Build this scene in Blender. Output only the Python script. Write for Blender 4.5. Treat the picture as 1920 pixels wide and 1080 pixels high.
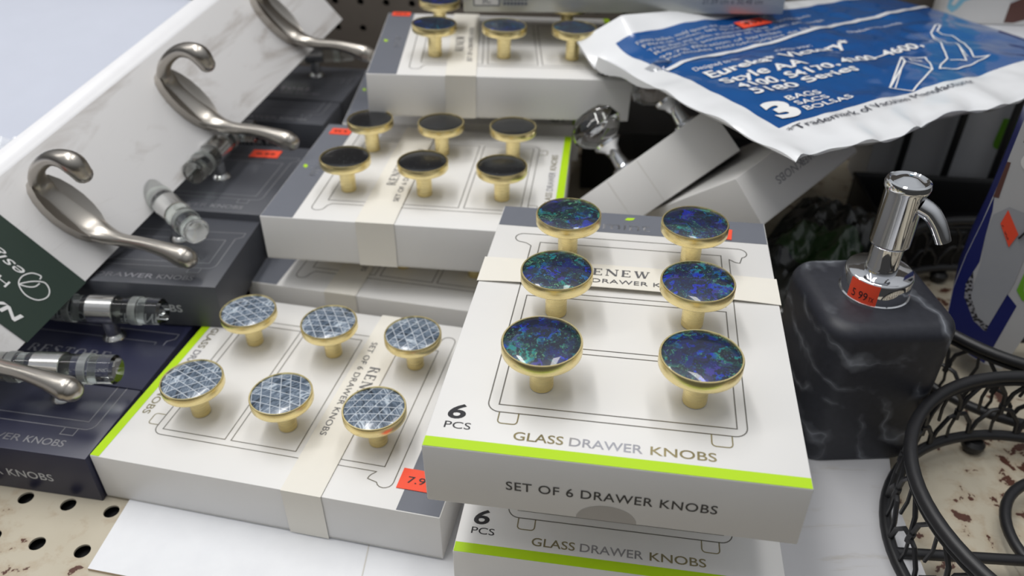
import bpy, bmesh, math, random
from mathutils import Vector, Matrix, noise
random.seed(4)
for o in list(bpy.data.objects): bpy.data.objects.remove(o)
scn = bpy.context.scene
COL = scn.collection
pi = math.pi; sin = math.sin; cos = math.cos

# ------------------------------------------------------------------ camera
PITCH, ROLL, CAMZ = 0.613175, 0.007412, 0.361126
cd = bpy.data.cameras.new('camera'); cam = bpy.data.objects.new('camera', cd); COL.objects.link(cam)
cd.sensor_width = 36; cd.lens = 1487.49 * 36 / 1920; cd.clip_start = .01; cd.clip_end = 50
_fw = Vector((0, cos(PITCH), -sin(PITCH))); _up = Vector((0, sin(PITCH), cos(PITCH))); _rt = Vector((1, 0, 0))
_r2 = _rt * cos(ROLL) + _up * sin(ROLL); _u2 = -_rt * sin(ROLL) + _up * cos(ROLL)
mw = Matrix((_r2, _u2, -_fw)).transposed().to_4x4(); mw.translation = (0, 0, CAMZ); cam.matrix_world = mw
cd.dof.use_dof = True; cd.dof.focus_distance = 0.37; cd.dof.aperture_fstop = 8.0
scn.camera = cam
# ------------------------------------------------------------------ view and light
scn.view_settings.view_transform = 'Standard'; scn.view_settings.look = 'None'
scn.view_settings.gamma = 1; scn.view_settings.use_curve_mapping = False; scn.view_settings.exposure = 0.0
wd = bpy.data.worlds.new('store_air'); scn.world = wd; wd.use_nodes = True
_nt = wd.node_tree; _bg = _nt.nodes['Background']; _tc = _nt.nodes.new('ShaderNodeTexCoord'); _sx = _nt.nodes.new('ShaderNodeSeparateXYZ')
_nt.links.new(_tc.outputs['Generated'], _sx.inputs[0]); _rp = _nt.nodes.new('ShaderNodeValToRGB'); _nt.links.new(_sx.outputs[2], _rp.inputs[0])
_rp.color_ramp.elements[0].position = 0.0; _rp.color_ramp.elements[0].color = (.085, .084, .082, 1); _rp.color_ramp.elements[1].position = .75; _rp.color_ramp.elements[1].color = (.93, .96, 1, 1)
_nt.links.new(_rp.outputs[0], _bg.inputs[0]); _bg.inputs[1].default_value = WORLD = .50
def area(name, loc, tgt, sx, sy, power, col=(1, .985, .96)):
    l = bpy.data.lights.new(name, 'AREA'); l.shape = 'RECTANGLE'; l.size = sx; l.size_y = sy; l.energy = power; l.color = col
    o = bpy.data.objects.new(name, l); COL.objects.link(o); o.location = loc
    o.rotation_euler = (Vector(tgt) - Vector(loc)).to_track_quat('-Z', 'Y').to_euler()
    return o
area('fluorescent_tube', (-.50, .48, 1.9), (-.50, .48, 0), .16, 2.0, 18)
area('fluorescent_tube', (.30, .75, 1.9), (.30, .75, 0), .16, 1.5, 8)
area('fluorescent_tube', (-1.6, .4, 1.9), (-1.2, .5, 0), .16, 2.4, 10)

# ------------------------------------------------------------------ material helpers
class NT:
    def __init__(s, name):
        s.m = bpy.data.materials.new(name); s.m.use_nodes = True; s.t = s.m.node_tree; s.n = s.t.nodes
        s.b = s.n['Principled BSDF']
    def add(s, typ, **kw):
        n = s.n.new(typ)
        for k, v in kw.items(): setattr(n, k, v)
        return n
    def set(s, sock, val):
        if isinstance(val, bpy.types.NodeSocket): s.t.links.new(val, sock)
        elif val is not None: sock.default_value = val
    def math(s, op, a, b=None, c=None):
        n = s.add('ShaderNodeMath', operation=op); s.set(n.inputs[0], a)
        if b is not None: s.set(n.inputs[1], b)
        if c is not None: s.set(n.inputs[2], c)
        return n.outputs[0]
    def vmath(s, op, a, b=None):
        n = s.add('ShaderNodeVectorMath', operation=op); s.set(n.inputs[0], a)
        if b is not None: s.set(n.inputs[1], b)
        return n.outputs[0]
    def coord(s): return s.add('ShaderNodeTexCoord').outputs['Object']
    def noise(s, v, scale, detail=4, rough=.55, dist=0, out='Fac'):
        n = s.add('ShaderNodeTexNoise'); s.set(n.inputs['Vector'], v); n.inputs['Scale'].default_value = scale
        n.inputs['Detail'].default_value = detail; n.inputs['Roughness'].default_value = rough; n.inputs['Distortion'].default_value = dist
        return n.outputs[out]
    def vor(s, v, scale, out='Distance', feature='F1'):
        n = s.add('ShaderNodeTexVoronoi', feature=feature); s.set(n.inputs['Vector'], v); n.inputs['Scale'].default_value = scale
        return n.outputs[out]
    def mapping(s, v, scale=(1, 1, 1), rot=(0, 0, 0), loc=(0, 0, 0)):
        n = s.add('ShaderNodeMapping'); s.set(n.inputs['Vector'], v); s.set(n.inputs['Scale'], scale); s.set(n.inputs['Rotation'], rot); s.set(n.inputs['Location'], loc)
        return n.outputs[0]
    def ramp(s, f, stops, interp='LINEAR'):
        n = s.add('ShaderNodeValToRGB'); s.set(n.inputs[0], f); r = n.color_ramp; r.interpolation = interp
        while len(r.elements) < len(stops): r.elements.new(.5)
        for e, (p, c) in zip(r.elements, stops): e.position = p; e.color = c if len(c) == 4 else (*c, 1)
        return n.outputs[0]
    def mix(s, f, a, b, blend='MIX'):
        n = s.add('ShaderNodeMix', data_type='RGBA', blend_type=blend); s.set(n.inputs[0], f)
        s.set(n.inputs[6], a if not isinstance(a, tuple) else (*a[:3], 1)); s.set(n.inputs[7], b if not isinstance(b, tuple) else (*b[:3], 1))
        return n.outputs[2]
    def sepxyz(s, v):
        n = s.add('ShaderNodeSeparateXYZ'); s.set(n.inputs[0], v); return n.outputs
    def comb(s, x, y, z):
        n = s.add('ShaderNodeCombineXYZ'); s.set(n.inputs[0], x); s.set(n.inputs[1], y); s.set(n.inputs[2], z); return n.outputs[0]
    def rnd(s): return s.add('ShaderNodeObjectInfo').outputs['Random']
    def base(s, c): s.set(s.b.inputs['Base Color'], c if not isinstance(c, tuple) else (*c[:3], 1))
    def p(s, **kw):
        for k, v in kw.items(): s.set(s.b.inputs[k.replace('_', ' ')], v)
    def bump(s, h, strength=.3, dist=.001):
        n = s.add('ShaderNodeBump'); s.set(n.inputs['Height'], h); n.inputs['Strength'].default_value = strength; n.inputs['Distance'].default_value = dist
        s.t.links.new(n.outputs[0], s.b.inputs['Normal'])
MATS = {}
def simple(name, col, rough=.5, metal=0, var=.04, scale=60, **kw):
    t = NT(name); v = t.coord(); f = t.noise(v, scale, 3)
    a = tuple(min(1, c * (1 - var)) for c in col); b = tuple(min(1, c * (1 + var)) for c in col)
    t.base(t.mix(f, a, b)); t.p(Roughness=rough, Metallic=metal)
    for k, val in kw.items(): t.p(**{k: val})
    MATS[name] = t.m; return t
simple('white_card', (.76, .75, .735), .42, var=.035, scale=25)
simple('seam_line', (.62, .60, .56), .6)  # darker card tone for crease, fold and flap seam lines
simple('paper_band', (.80, .77, .70), .6, var=.02)
simple('grey_print', (.145, .155, .185), .5)
simple('lime_print', (.44, .70, .0), .45, var=.01)
simple('black_ink', (.022, .022, .026), .35)
simple('dark_foil', (.10, .10, .105), .3, .3)
simple('foil_line', (.22, .21, .19), .34, .55, var=.5, scale=35)
simple('gold_foil', (.33, .29, .17), .3, .6, var=.35, scale=30)
simple('silver_foil', (.42, .42, .46), .28, .75, var=.35, scale=30)
simple('logo_foil', (.46, .46, .48), .4, .0)
simple('pale_foil', (.33, .33, .35), .38, .4)
simple('band_ink', (.13, .13, .14), .4)
simple('leaf_green', (.45, .72, .02), .4)
simple('navy_card', (.020, .022, .052), .36)
simple('charcoal_card', (.070, .074, .088), .42)
simple('card_core', (.50, .40, .28), .8)
simple('orange_paper', (.92, .085, .035), .55, var=.02)
simple('seal_film', (.42, .40, .38), .22)
simple('nickel', (.46, .43, .39), .30, 1.0, var=.03)
simple('chrome', (.80, .81, .83), .045, 1.0, var=.01)
simple('satin_steel', (.62, .62, .61), .22, 1.0)
simple('black_wire', (.014, .014, .016), .42, var=.2)
simple('black_void', (.006, .006, .007), .8)
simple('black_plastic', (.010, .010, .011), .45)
simple('green_band', (.016, .035, .024), .45)
simple('white_ink', (.80, .80, .80), .5)
simple('grey_ink', (.55, .56, .58), .5)
simple('bag_white', (.80, .81, .83), .26, var=.02, Coat_Weight=.4, Coat_Roughness=.12)
simple('bag_black_ink', (.03, .035, .06), .3)
simple('pack_grey', (.36, .37, .40), .42)
simple('pack_lightgrey', (.50, .50, .51), .42)
simple('pack_blue', (.010, .016, .13), .35)
simple('pack_green', (.16, .42, .03), .4)
simple('pack_brown', (.12, .05, .04), .5)
simple('silver_card', (.52, .53, .50), .32, .35)
simple('panel_white', (.60, .61, .64), .5)
simple('sky_print', (.25, .55, .72), .4)
simple('towel', (.55, .58, .67), .75, var=.03, scale=40)
simple('hook_shadow_hole', (.05, .045, .04), .7)
def _(): pass
# brass, brushed round the axis
t = NT('brass'); v = t.coord(); s = t.mapping(v, (30, 30, 1800)); f = t.noise(s, 1.0, 3)
t.base(t.mix(f, (.84, .68, .30), (.97, .84, .47))); t.p(Metallic=.94, Roughness=t.math('MULTIPLY_ADD', f, .16, .20)); t.bump(f, .08, .0003); MATS['brass'] = t.m
def shell(name, dark, blue, teal, green, vio, sc=1.0):
    t = NT(name); v = t.vmath('ADD', t.coord(), t.comb(t.math('MULTIPLY', t.rnd(), 3.7), t.math('MULTIPLY', t.rnd(), 9.1), 0))
    w = t.noise(v, 85 * sc, 4, .62, 0, 'Color'); wv = t.vmath('ADD', v, t.vmath('MULTIPLY', t.vmath('SUBTRACT', w, (.5, .5, .5)), (.030, .030, .030)))
    big = t.noise(wv, 62 * sc, 3, .55, .8); hue = t.noise(t.vmath('ADD', wv, (3, 5, 1)), 48 * sc, 2, .5)
    cell = t.vor(t.mapping(wv, (1, 2.1, 1), (0, 0, .7)), 190 * sc, 'Color'); cs = t.sepxyz(cell)
    tone = t.mix(t.ramp(hue, [(.44, (0, 0, 0)), (.56, (1, 1, 1))]), blue, teal); tone = t.mix(t.ramp(cs[1], [(.62, (0, 0, 0)), (.70, (.8, .8, .8))], 'LINEAR'), tone, vio)
    lit = t.ramp(t.math('ADD', t.math('MULTIPLY', cs[0], .55), t.math('MULTIPLY', big, .62)), [(.42, (.02, .02, .02)), (.60, (.26, .26, .26)), (.72, (.05, .05, .05)), (.82, (1, 1, 1))])
    c = t.mix(lit, dark, tone)
    fl = t.noise(t.mapping(wv, (1, 1.8, 1), (0, 0, .5)), 270 * sc, 4, .65, 1.6); c = t.mix(t.ramp(fl, [(.585, (0, 0, 0)), (.66, (.85, .85, .85))]), c, t.mix(t.ramp(hue, [(.40, (0, 0, 0)), (.55, (1, 1, 1))]), teal, green))
    t.base(c); t.p(Roughness=.34, Metallic=.2, Coat_Weight=.8, Coat_Roughness=.04); MATS[name] = t.m
shell('shell_blue_green', (.004, .010, .024), (.008, .024, .42), (.008, .21, .19), (.20, .58, .30), (.040, .028, .19))
shell('shell_navy', (.004, .010, .034), (.008, .022, .26), (.008, .08, .13), (.02, .15, .19), (.012, .02, .12))
t = NT('shell_black'); v = t.vmath('ADD', t.coord(), t.comb(t.math('MULTIPLY', t.rnd(), 5.1), t.math('MULTIPLY', t.rnd(), 2.1), 0))
d = t.vor(v, 420); k = t.ramp(d, [(.06, (.75, .8, .75)), (.13, (0, 0, 0))]); t.base(t.mix(t.noise(v, 120, 4), (.004, .005, .006), (.02, .021, .024)))
t.base(t.mix(k, (.008, .009, .011), (.20, .22, .21))); t.p(Roughness=.22, Coat_Weight=.3, Coat_Roughness=.08); MATS['shell_black'] = t.m
# grey-blue tiles in a rhombic grid
t = NT('shell_tiles'); v = t.coord(); ang = t.math('MULTIPLY', t.rnd(), 3.0)
v = t.mapping(v, (1, 1, 1), t.comb(0, 0, ang)); xyz = t.sepxyz(v); px, py = xyz[0], xyz[1]
ua = t.math('MULTIPLY', t.math('ADD', t.math('MULTIPLY', px, .50), t.math('MULTIPLY', py, .866)), 190)
ub = t.math('MULTIPLY', t.math('SUBTRACT', t.math('MULTIPLY', px, .50), t.math('MULTIPLY', py, .866)), 190)
def edge(u):
    fr = t.math('FRACT', u); return t.math('MINIMUM', fr, t.math('SUBTRACT', 1.0, fr))
ln = t.math('MINIMUM', edge(ua), edge(ub)); line = t.ramp(ln, [(.028, (.8, .8, .8)), (.07, (0, 0, 0))])
wn = t.add('ShaderNodeTexWhiteNoise', noise_dimensions='2D'); t.set(wn.inputs['Vector'], t.comb(t.math('FLOOR', ua), t.math('FLOOR', ub), 0)); cr = wn.outputs['Value']
streak = t.noise(t.mapping(t.vmath('ADD', v, t.comb(cr, t.math('MULTIPLY', cr, 3), 0)), (1, .25, 1), t.comb(0, 0, t.math('MULTIPLY', cr, .9))), 330, 3, .62, 1.6)
g = t.math('ADD', t.math('MULTIPLY', streak, 1.15), t.math('MULTIPLY', t.math('SUBTRACT', cr, .5), .22))
t.base(t.mix(line, t.ramp(g, [(.36, (.012, .02, .032)), (.53, (.085, .12, .17)), (.66, (.17, .215, .28)), (.80, (.50, .57, .64))]), (.55, .59, .64)))
t.p(Roughness=.25, Coat_Weight=.5, Coat_Roughness=.06); MATS['shell_tiles'] = t.m
# clear glass
t = NT('clear_glass'); t.base((.94, .97, .95)); t.p(Transmission_Weight=1.0, Roughness=.02, IOR=1.46); MATS['clear_glass'] = t.m
t = NT('frosted_glass'); t.base((.80, .84, .80)); t.p(Transmission_Weight=.85, Roughness=.3, IOR=1.4); MATS['frosted_glass'] = t.m
t = NT('crystal'); t.base((.97, .98, 1)); t.p(Transmission_Weight=1.0, Roughness=.0, IOR=1.55); MATS['crystal'] = t.m
# thin clear film
t = NT('clear_film'); t.base((.93, .95, .97)); t.p(Roughness=.1, Alpha=t.math('MULTIPLY_ADD', t.noise(t.coord(), 60, 3), .5, .15), Coat_Weight=1.0, Coat_Roughness=.05); MATS['clear_film'] = t.m
t = NT('dark_film'); v = t.coord(); t.base(t.mix(t.noise(v, 40, 4), (.009, .010, .009), (.024, .026, .022))); t.p(Roughness=.24, Coat_Weight=.35, Coat_Roughness=.1); t.bump(t.noise(v, 35, 3, .5, 1.0), .4, .003); MATS['dark_film'] = t.m
t = NT('dark_green_print'); v = t.coord(); t.base((.014, .045, .008)); t.p(Roughness=.3, Coat_Weight=.6); t.bump(t.noise(v, 55, 4, .6, 1.5), .4, .003); MATS['dark_green_print'] = t.m
# chipped cream paint
t = NT('chipped_paint'); v = t.coord()
n1 = t.noise(v, 75, 8, .62, .3); n2 = t.noise(v, 14, 3, .5); chips = t.math('ADD', n1, t.math('MULTIPLY', t.math('SUBTRACT', n2, .5), .55))
mask = t.ramp(chips, [(.628, (0, 0, 0)), (.638, (1, 1, 1))]); tint = t.ramp(chips, [(.50, (0, 0, 0)), (.63, (.5, .5, .5))])
paint = t.mix(t.noise(v, 30, 5), (.47, .42, .32), (.56, .51, .41)); paint = t.mix(tint, paint, (.38, .28, .18))
rust = t.mix(t.noise(v, 240, 5), (.05, .018, .013), (.13, .05, .03))
t.base(t.mix(mask, paint, rust)); t.p(Roughness=.42); t.bump(t.math('SUBTRACT', 1.0, mask), .25, .0004); MATS['chipped_paint'] = t.m
# pegboard wall
t = NT('pegboard'); v = t.coord(); t.base(t.mix(t.noise(v, 22, 5), (.125, .105, .088), (.17, .148, .125))); t.p(Roughness=.55); MATS['pegboard'] = t.m
# white board (sheet) with faint marks; and the stained flattened carton
t = NT('white_sheet'); v = t.coord(); t.base(t.mix(t.noise(v, 45, 6, .6), (.72, .73, .76), (.84, .85, .87))); t.p(Roughness=.6); t.bump(t.noise(v, 120, 4), .15, .0006); MATS['white_sheet'] = t.m
t = NT('washed_board'); v = t.coord(); st = t.noise(t.mapping(v, (10, 85, 1), (0, 0, .10)), 1.6, 6, .62, .6)
t.base(t.mix(t.ramp(st, [(.57, (0, 0, 0)), (.78, (.75, .75, .75))]), t.mix(t.noise(v, 20, 5), (.47, .47, .49), (.56, .56, .575)), (.34, .30, .24))); t.p(Roughness=.6); MATS['washed_board'] = t.m
# marbled rail
t = NT('pale_marble'); v = t.coord(); m1 = t.noise(t.mapping(v, (8, 24, 8), (0, 0, .5)), 1.0, 6, .6, 1.4)
t.base(t.mix(t.ramp(m1, [(.50, (0, 0, 0)), (.62, (.9, .9, .9)), (.68, (0, 0, 0))]), (.68, .67, .67), (.47, .44, .42))); t.p(Roughness=.35); MATS['pale_marble'] = t.m
simple('rail_edge', (.42, .39, .37), .4); simple('rail_top', (.82, .82, .84), .3)
# dark veined resin
t = NT('dark_resin'); v = t.coord(); w = t.noise(v, 14, 4, .5, 0, 'Color')
wv = t.vmath('ADD', v, t.vmath('MULTIPLY', t.vmath('SUBTRACT', w, (.5, .5, .5)), (.12, .12, .12)))
sp = t.sepxyz(wv); band = t.math('ADD', t.math('MULTIPLY', sp[2], 34), t.math('MULTIPLY', sp[0], 22))
fr = t.math('FRACT', band); vein = t.ramp(t.math('ABSOLUTE', t.math('SUBTRACT', fr, .5)), [(.0, (1, 1, 1)), (.045, (.45, .45, .45)), (.20, (0, 0, 0))])
msk = t.ramp(t.noise(v, 26, 4, .6), [(.42, (0, 0, 0)), (.62, (1, 1, 1))]); vm = t.math('MULTIPLY', vein, msk); fine = t.noise(v, 300, 4)
t.base(t.mix(t.math('MULTIPLY', vm, .75), t.mix(fine, (.012, .013, .019), (.028, .030, .041)), (.34, .36, .40))); t.p(Roughness=.48); t.bump(fine, .1, .0003); MATS['dark_resin'] = t.m
t = NT('bag_blue'); v = t.coord(); t.base(t.mix(t.noise(v, 9, 3), (.004, .050, .22), (.006, .115, .37))); t.p(Roughness=.22, Coat_Weight=.7, Coat_Roughness=.07); MATS['bag_blue'] = t.m
t = NT('mesh_print'); v = t.coord(); d = t.vor(v, 520); t.base(t.mix(t.ramp(d, [(.45, (0, 0, 0)), (.6, (1, 1, 1))]), (.02, .02, .025), (.30, .30, .33))); t.p(Roughness=.4); MATS['mesh_print'] = t.m

# ------------------------------------------------------------------ mesh builder
_text_cache = {}
def text_mesh(s, spacing=1.0, bold=0.0, shear=0.0):
    key = (s, spacing, bold, shear)
    if key not in _text_cache:
        cu = bpy.data.curves.new('tmp', 'FONT'); cu.body = s; cu.size = 1; cu.space_character = spacing; cu.offset = bold; cu.shear = shear; cu.resolution_u = 4
        o = bpy.data.objects.new('tmp', cu); COL.objects.link(o)
        dg = bpy.context.evaluated_depsgraph_get(); dg.update(); me = o.evaluated_get(dg).to_mesh()
        vs = [(v.co.x, v.co.y) for v in me.vertices]; fs = [tuple(p.vertices) for p in me.polygons]
        o.evaluated_get(dg).to_mesh_clear(); bpy.data.objects.remove(o); bpy.data.curves.remove(cu)
        x0 = min(v[0] for v in vs); x1 = max(v[0] for v in vs); y1 = max(v[1] for v in vs)
        _text_cache[key] = (vs, fs, x0, x1, y1)
    return _text_cache[key]
class MB:
    def __init__(s): s.bm = bmesh.new(); s.mats = []; s.smooth = False
    def mi(s, m):
        if m not in s.mats: s.mats.append(m)
        return s.mats.index(m)
    def face(s, pts, m, smooth=False):
        vs = [s.bm.verts.new(p) for p in pts]
        try: f = s.bm.faces.new(vs)
        except ValueError: return None
        f.material_index = s.mi(m); f.smooth = smooth; return f
    def mesh(s, vs, fs, m, smooth=False):
        bv = [s.bm.verts.new(v) for v in vs]; i = s.mi(m)
        for f in fs:
            if len(set(f)) < 3: continue
            try: q = s.bm.faces.new([bv[k] for k in f])
            except ValueError: continue
            q.material_index = i if not isinstance(m, list) else 0; q.smooth = smooth
        return bv
    def box(s, lo, hi, m, bev=0.0, mats6=None, seg=2):
        x0, y0, z0 = lo; x1, y1, z1 = hi
        b = bmesh.new(); r = bmesh.ops.create_cube(b, size=1)
        for v in b.verts: v.co = Vector(((x0 + x1) / 2 + v.co.x * (x1 - x0), (y0 + y1) / 2 + v.co.y * (y1 - y0), (z0 + z1) / 2 + v.co.z * (z1 - z0)))
        if bev: bmesh.ops.bevel(b, geom=b.edges[:], offset=bev, segments=seg, affect='EDGES', profile=.5)
        b.verts.index_update(); i = s.mi(m)
        bv = [s.bm.verts.new(v.co) for v in b.verts]
        for f in b.faces:
            q = s.bm.faces.new([bv[v.index] for v in f.verts]); q.material_index = i; q.smooth = False
        b.free()
    def lathe(s, prof, m, n=40, smooth=True, mat=Matrix(), cap=True, ang=None):
        rings = []
        for (r, z) in prof:
            if r < 1e-7: rings.append([s.bm.verts.new(mat @ Vector((0, 0, z)))])
            else: rings.append([s.bm.verts.new(mat @ Vector((r * cos(2 * pi * k / n), r * sin(2 * pi * k / n), z))) for k in range(n)])
        i = s.mi(m)
        for a, b in zip(rings, rings[1:]):
            for k in range(n):
                q = [a[k % len(a)], a[(k + 1) % len(a)], b[(k + 1) % len(b)], b[k % len(b)]]; u = []
                for x in q:
                    if x not in u: u.append(x)
                if len(u) > 2:
                    f = s.bm.faces.new(u); f.material_index = i; f.smooth = smooth
    def tube(s, pts, rad, m, n=10, closed=False, cap=True, squash=None, smooth=True):
        pts = [Vector(p) for p in pts]; N = len(pts)
        R = rad if isinstance(rad, (list, tuple)) else [rad] * N
        tang = []
        for k in range(N):
            a = pts[k - 1] if (k > 0 or closed) else pts[k]; b = pts[(k + 1) % N] if (k < N - 1 or closed) else pts[k]
            tang.append((b - a).normalized())
        up = Vector((0, 0, 1)) if abs(tang[0].z) < .9 else Vector((1, 0, 0))
        nv = (up - tang[0] * up.dot(tang[0])).normalized(); rings = []; i = s.mi(m)
        for k in range(N):
            nv = (nv - tang[k] * nv.dot(tang[k])).normalized(); bv = tang[k].cross(nv)
            sq = (1, 1) if squash is None else squash[k]
            rings.append([s.bm.verts.new(pts[k] + (nv * cos(2 * pi * j / n) * sq[0] + bv * sin(2 * pi * j / n) * sq[1]) * R[k]) for j in range(n)])
        for k in range(N if closed else N - 1):
            a = rings[k]; b = rings[(k + 1) % N]
            for j in range(n):
                f = s.bm.faces.new([a[j], a[(j + 1) % n], b[(j + 1) % n], b[j]]); f.material_index = i; f.smooth = smooth
        if cap and not closed:
            f = s.bm.faces.new(rings[0][::-1]); f.material_index = i
            f = s.bm.faces.new(rings[-1]); f.material_index = i
    def prism(s, poly, fn, depth, m, side=None):
        """poly: 2D outline, fn(x,y,d) -> 3D; front face at d=0, back face at d=depth"""
        A = [s.bm.verts.new(fn(x, y, 0)) for x, y in poly]; B = [s.bm.verts.new(fn(x, y, depth)) for x, y in poly]; n = len(poly)
        f = s.bm.faces.new(A); f.material_index = s.mi(m); f = s.bm.faces.new(B[::-1]); f.material_index = s.mi(side or m)
        for k in range(n):
            f = s.bm.faces.new([A[k], B[k], B[(k + 1) % n], A[(k + 1) % n]]); f.material_index = s.mi(side or m)
    def poly(s, pts, fn, m):
        s.face([fn(x, y) for x, y in pts], m)
    def ribbon(s, pts, w, fn, m, closed=False):
        n = len(pts); P = [Vector(p) for p in pts]; L = []; Rr = []
        for k in range(n):
            a = P[k - 1] if (k > 0 or closed) else P[k]; b = P[(k + 1) % n] if (k < n - 1 or closed) else P[k]
            d1 = (P[k] - a); d2 = (b - P[k])
            if d1.length < 1e-9: d1 = d2
            if d2.length < 1e-9: d2 = d1
            d1.normalize(); d2.normalize(); t_ = (d1 + d2)
            t_ = t_.normalized() if t_.length > 1e-6 else d1
            nn = Vector((-t_.y, t_.x)); c = max(.5, nn.dot(Vector((-d1.y, d1.x))))
            L.append(s.bm.verts.new(fn(*(P[k] + nn * w / 2 / c)))); Rr.append(s.bm.verts.new(fn(*(P[k] - nn * w / 2 / c))))
        i = s.mi(m)
        for k in range(n if closed else n - 1):
            j = (k + 1) % n
            try: f = s.bm.faces.new([L[k], Rr[k], Rr[j], L[j]]); f.material_index = i
            except ValueError: pass
    def text(s, st, fn, m, x0, x1, y, h, bold=0.0, spacing=1.0, shear=0.0, sub=0, cap=.73):
        """string from x0 to x1 on baseline y with capital height h, mapped by fn(x,y)"""
        vs, fs, a, b, top = text_mesh(st, spacing, bold, shear); k = (x1 - x0) / (b - a); g = h / cap
        pts = [(x0 + (vx - a) * k, y + vy * g) for vx, vy in vs]
        if sub:
            b2 = bmesh.new(); bv = [b2.verts.new((p[0], p[1], 0)) for p in pts]
            for f in fs:
                try: b2.faces.new([bv[q] for q in f])
                except ValueError: pass
            for it in range(3):
                es = [e for e in b2.edges if e.calc_length() > sub]
                if es: bmesh.ops.subdivide_edges(b2, edges=es, cuts=1)
                bmesh.ops.triangulate(b2, faces=b2.faces[:])
            b2.verts.index_update(); pts = [(v.co.x, v.co.y) for v in b2.verts]; fs = [tuple(v.index for v in f.verts) for f in b2.faces]; b2.free()
        s.mesh([fn(*p) for p in pts], fs, m)
    def build(s, name, parent=None, mat=None, weld=0.0):
        if weld: bmesh.ops.remove_doubles(s.bm, verts=s.bm.verts[:], dist=weld)
        me = bpy.data.meshes.new(name); s.bm.to_mesh(me); s.bm.free(); me.set_sharp_from_angle(angle=.70)
        for m in s.mats: me.materials.append(MATS[m])
        o = bpy.data.objects.new(name, me); COL.objects.link(o)
        if parent is not None: o.parent = parent
        if mat is not None:
            if parent is None: o.matrix_world = mat
            else: o.matrix_local = mat
        return o
def tag(o, label, cat=None, group=None, kind=None):
    if label: o['label'] = label
    if cat: o['category'] = cat
    if group: o['group'] = group
    if kind: o['kind'] = kind
    return o
def empty(name, mat):
    o = bpy.data.objects.new(name, None); COL.objects.link(o); o.empty_display_size = .02; o.matrix_world = mat; return o
def pose(x, y, z, yaw=0, tx=0, ty=0):
    return Matrix.Translation((x, y, z)) @ Matrix.Rotation(yaw, 4, 'Z') @ Matrix.Rotation(tx, 4, 'X') @ Matrix.Rotation(ty, 4, 'Y')
def frame(o, a0, a1, a2):
    m = Matrix((Vector(a0).normalized(), Vector(a1).normalized(), Vector(a2).normalized())).transposed().to_4x4(); m.translation = o; return m
def smooth_path(P, n=6, closed=False):
    """Catmull-Rom through points of any dimension"""
    P = [Vector(p) for p in P]; N = len(P); out = []
    for k in range(N if closed else N - 1):
        p0 = P[(k - 1) % N] if (closed or k > 0) else P[k]; p1 = P[k]; p2 = P[(k + 1) % N]; p3 = P[(k + 2) % N] if (closed or k < N - 2) else P[(k + 1) % N]
        for j in range(n):
            t = j / n; out.append(.5 * ((2 * p1) + (p2 - p0) * t + (2 * p0 - 5 * p1 + 4 * p2 - p3) * t * t + (3 * p1 - p0 - 3 * p2 + p3) * t ** 3))
    if not closed: out.append(P[-1])
    return out
# serif capitals as strokes: (x0,y0,x1,y1,width) in a unit-high cell, advance
SER = {
 'R': ([(.14, 0, .14, 1, .17), (.14, .97, .48, .97, .07), (.14, .50, .48, .50, .07), (.56, .60, .56, .88, .16), (.40, .50, .72, .0, .16), (.02, .03, .28, .03, .06), (.62, .03, .86, .03, .06)], .84),
 'E': ([(.14, 0, .14, 1, .17), (.02, .97, .62, .97, .06), (.02, .03, .64, .03, .06), (.14, .51, .48, .51, .06), (.61, .80, .61, 1, .07), (.64, 0, .64, .22, .07), (.47, .40, .47, .62, .06)], .78),
 'N': ([(.12, 0, .12, 1, .07), (.80, 0, .80, 1, .07), (.14, .98, .78, .02, .17), (0, .03, .26, .03, .06), (.66, .97, .94, .97, .06), (0, .97, .18, .97, .06)], 1.0),
 'W': ([(.12, 1, .34, 0, .16), (.36, 0, .58, 1, .07), (.56, 1, .78, 0, .16), (.80, 0, 1.02, 1, .07), (0, .97, .28, .97, .06), (.46, .97, .70, .97, .06), (.92, .97, 1.14, .97, .06)], 1.2),
 'S': ([(.12, .72, .12, .88, .12), (.14, .96, .54, .96, .07), (.55, .78, .55, .97, .07), (.14, .68, .52, .34, .18), (.54, .10, .54, .30, .13), (.12, .04, .52, .04, .07), (.11, 0, .11, .2, .07)], .72),
 'T': ([(.38, 0, .38, 1, .17), (.06, .97, .70, .97, .07), (.24, .03, .52, .03, .06), (.06, .78, .06, 1, .07), (.70, .78, .70, 1, .07)], .82),
 'O': ([(.12, .22, .12, .78, .16), (.74, .22, .74, .78, .16), (.14, .80, .32, .97, .10), (.54, .97, .72, .80, .10), (.14, .20, .32, .03, .10), (.54, .03, .72, .20, .10), (.30, .97, .56, .97, .06), (.30, .03, .56, .03, .06)], .94)}
def serif(mb, st, fn, m, x0, x1, y, h):
    tot = sum(SER[c][1] for c in st) + .14 * (len(st) - 1); k = (x1 - x0) / tot; cx = 0
    for c in st:
        for a, b, c2, d, w in SER[c][0]:
            p = Vector((x0 + (cx + a) * k, y + b * h)); q = Vector((x0 + (cx + c2) * k, y + d * h)); dd = (q - p)
            if dd.length < 1e-9: continue
            nn = Vector((-dd.y, dd.x)).normalized() * w * k / 2
            mb.poly([tuple(p + nn), tuple(p - nn), tuple(q - nn), tuple(q + nn)], fn, m)
        cx += SER[c][1] + .14
def arc(cx, cy, r, a0, a1, n=8): return [(cx + r * cos(a0 + (a1 - a0) * k / n), cy + r * sin(a0 + (a1 - a0) * k / n)) for k in range(n + 1)]

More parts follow.
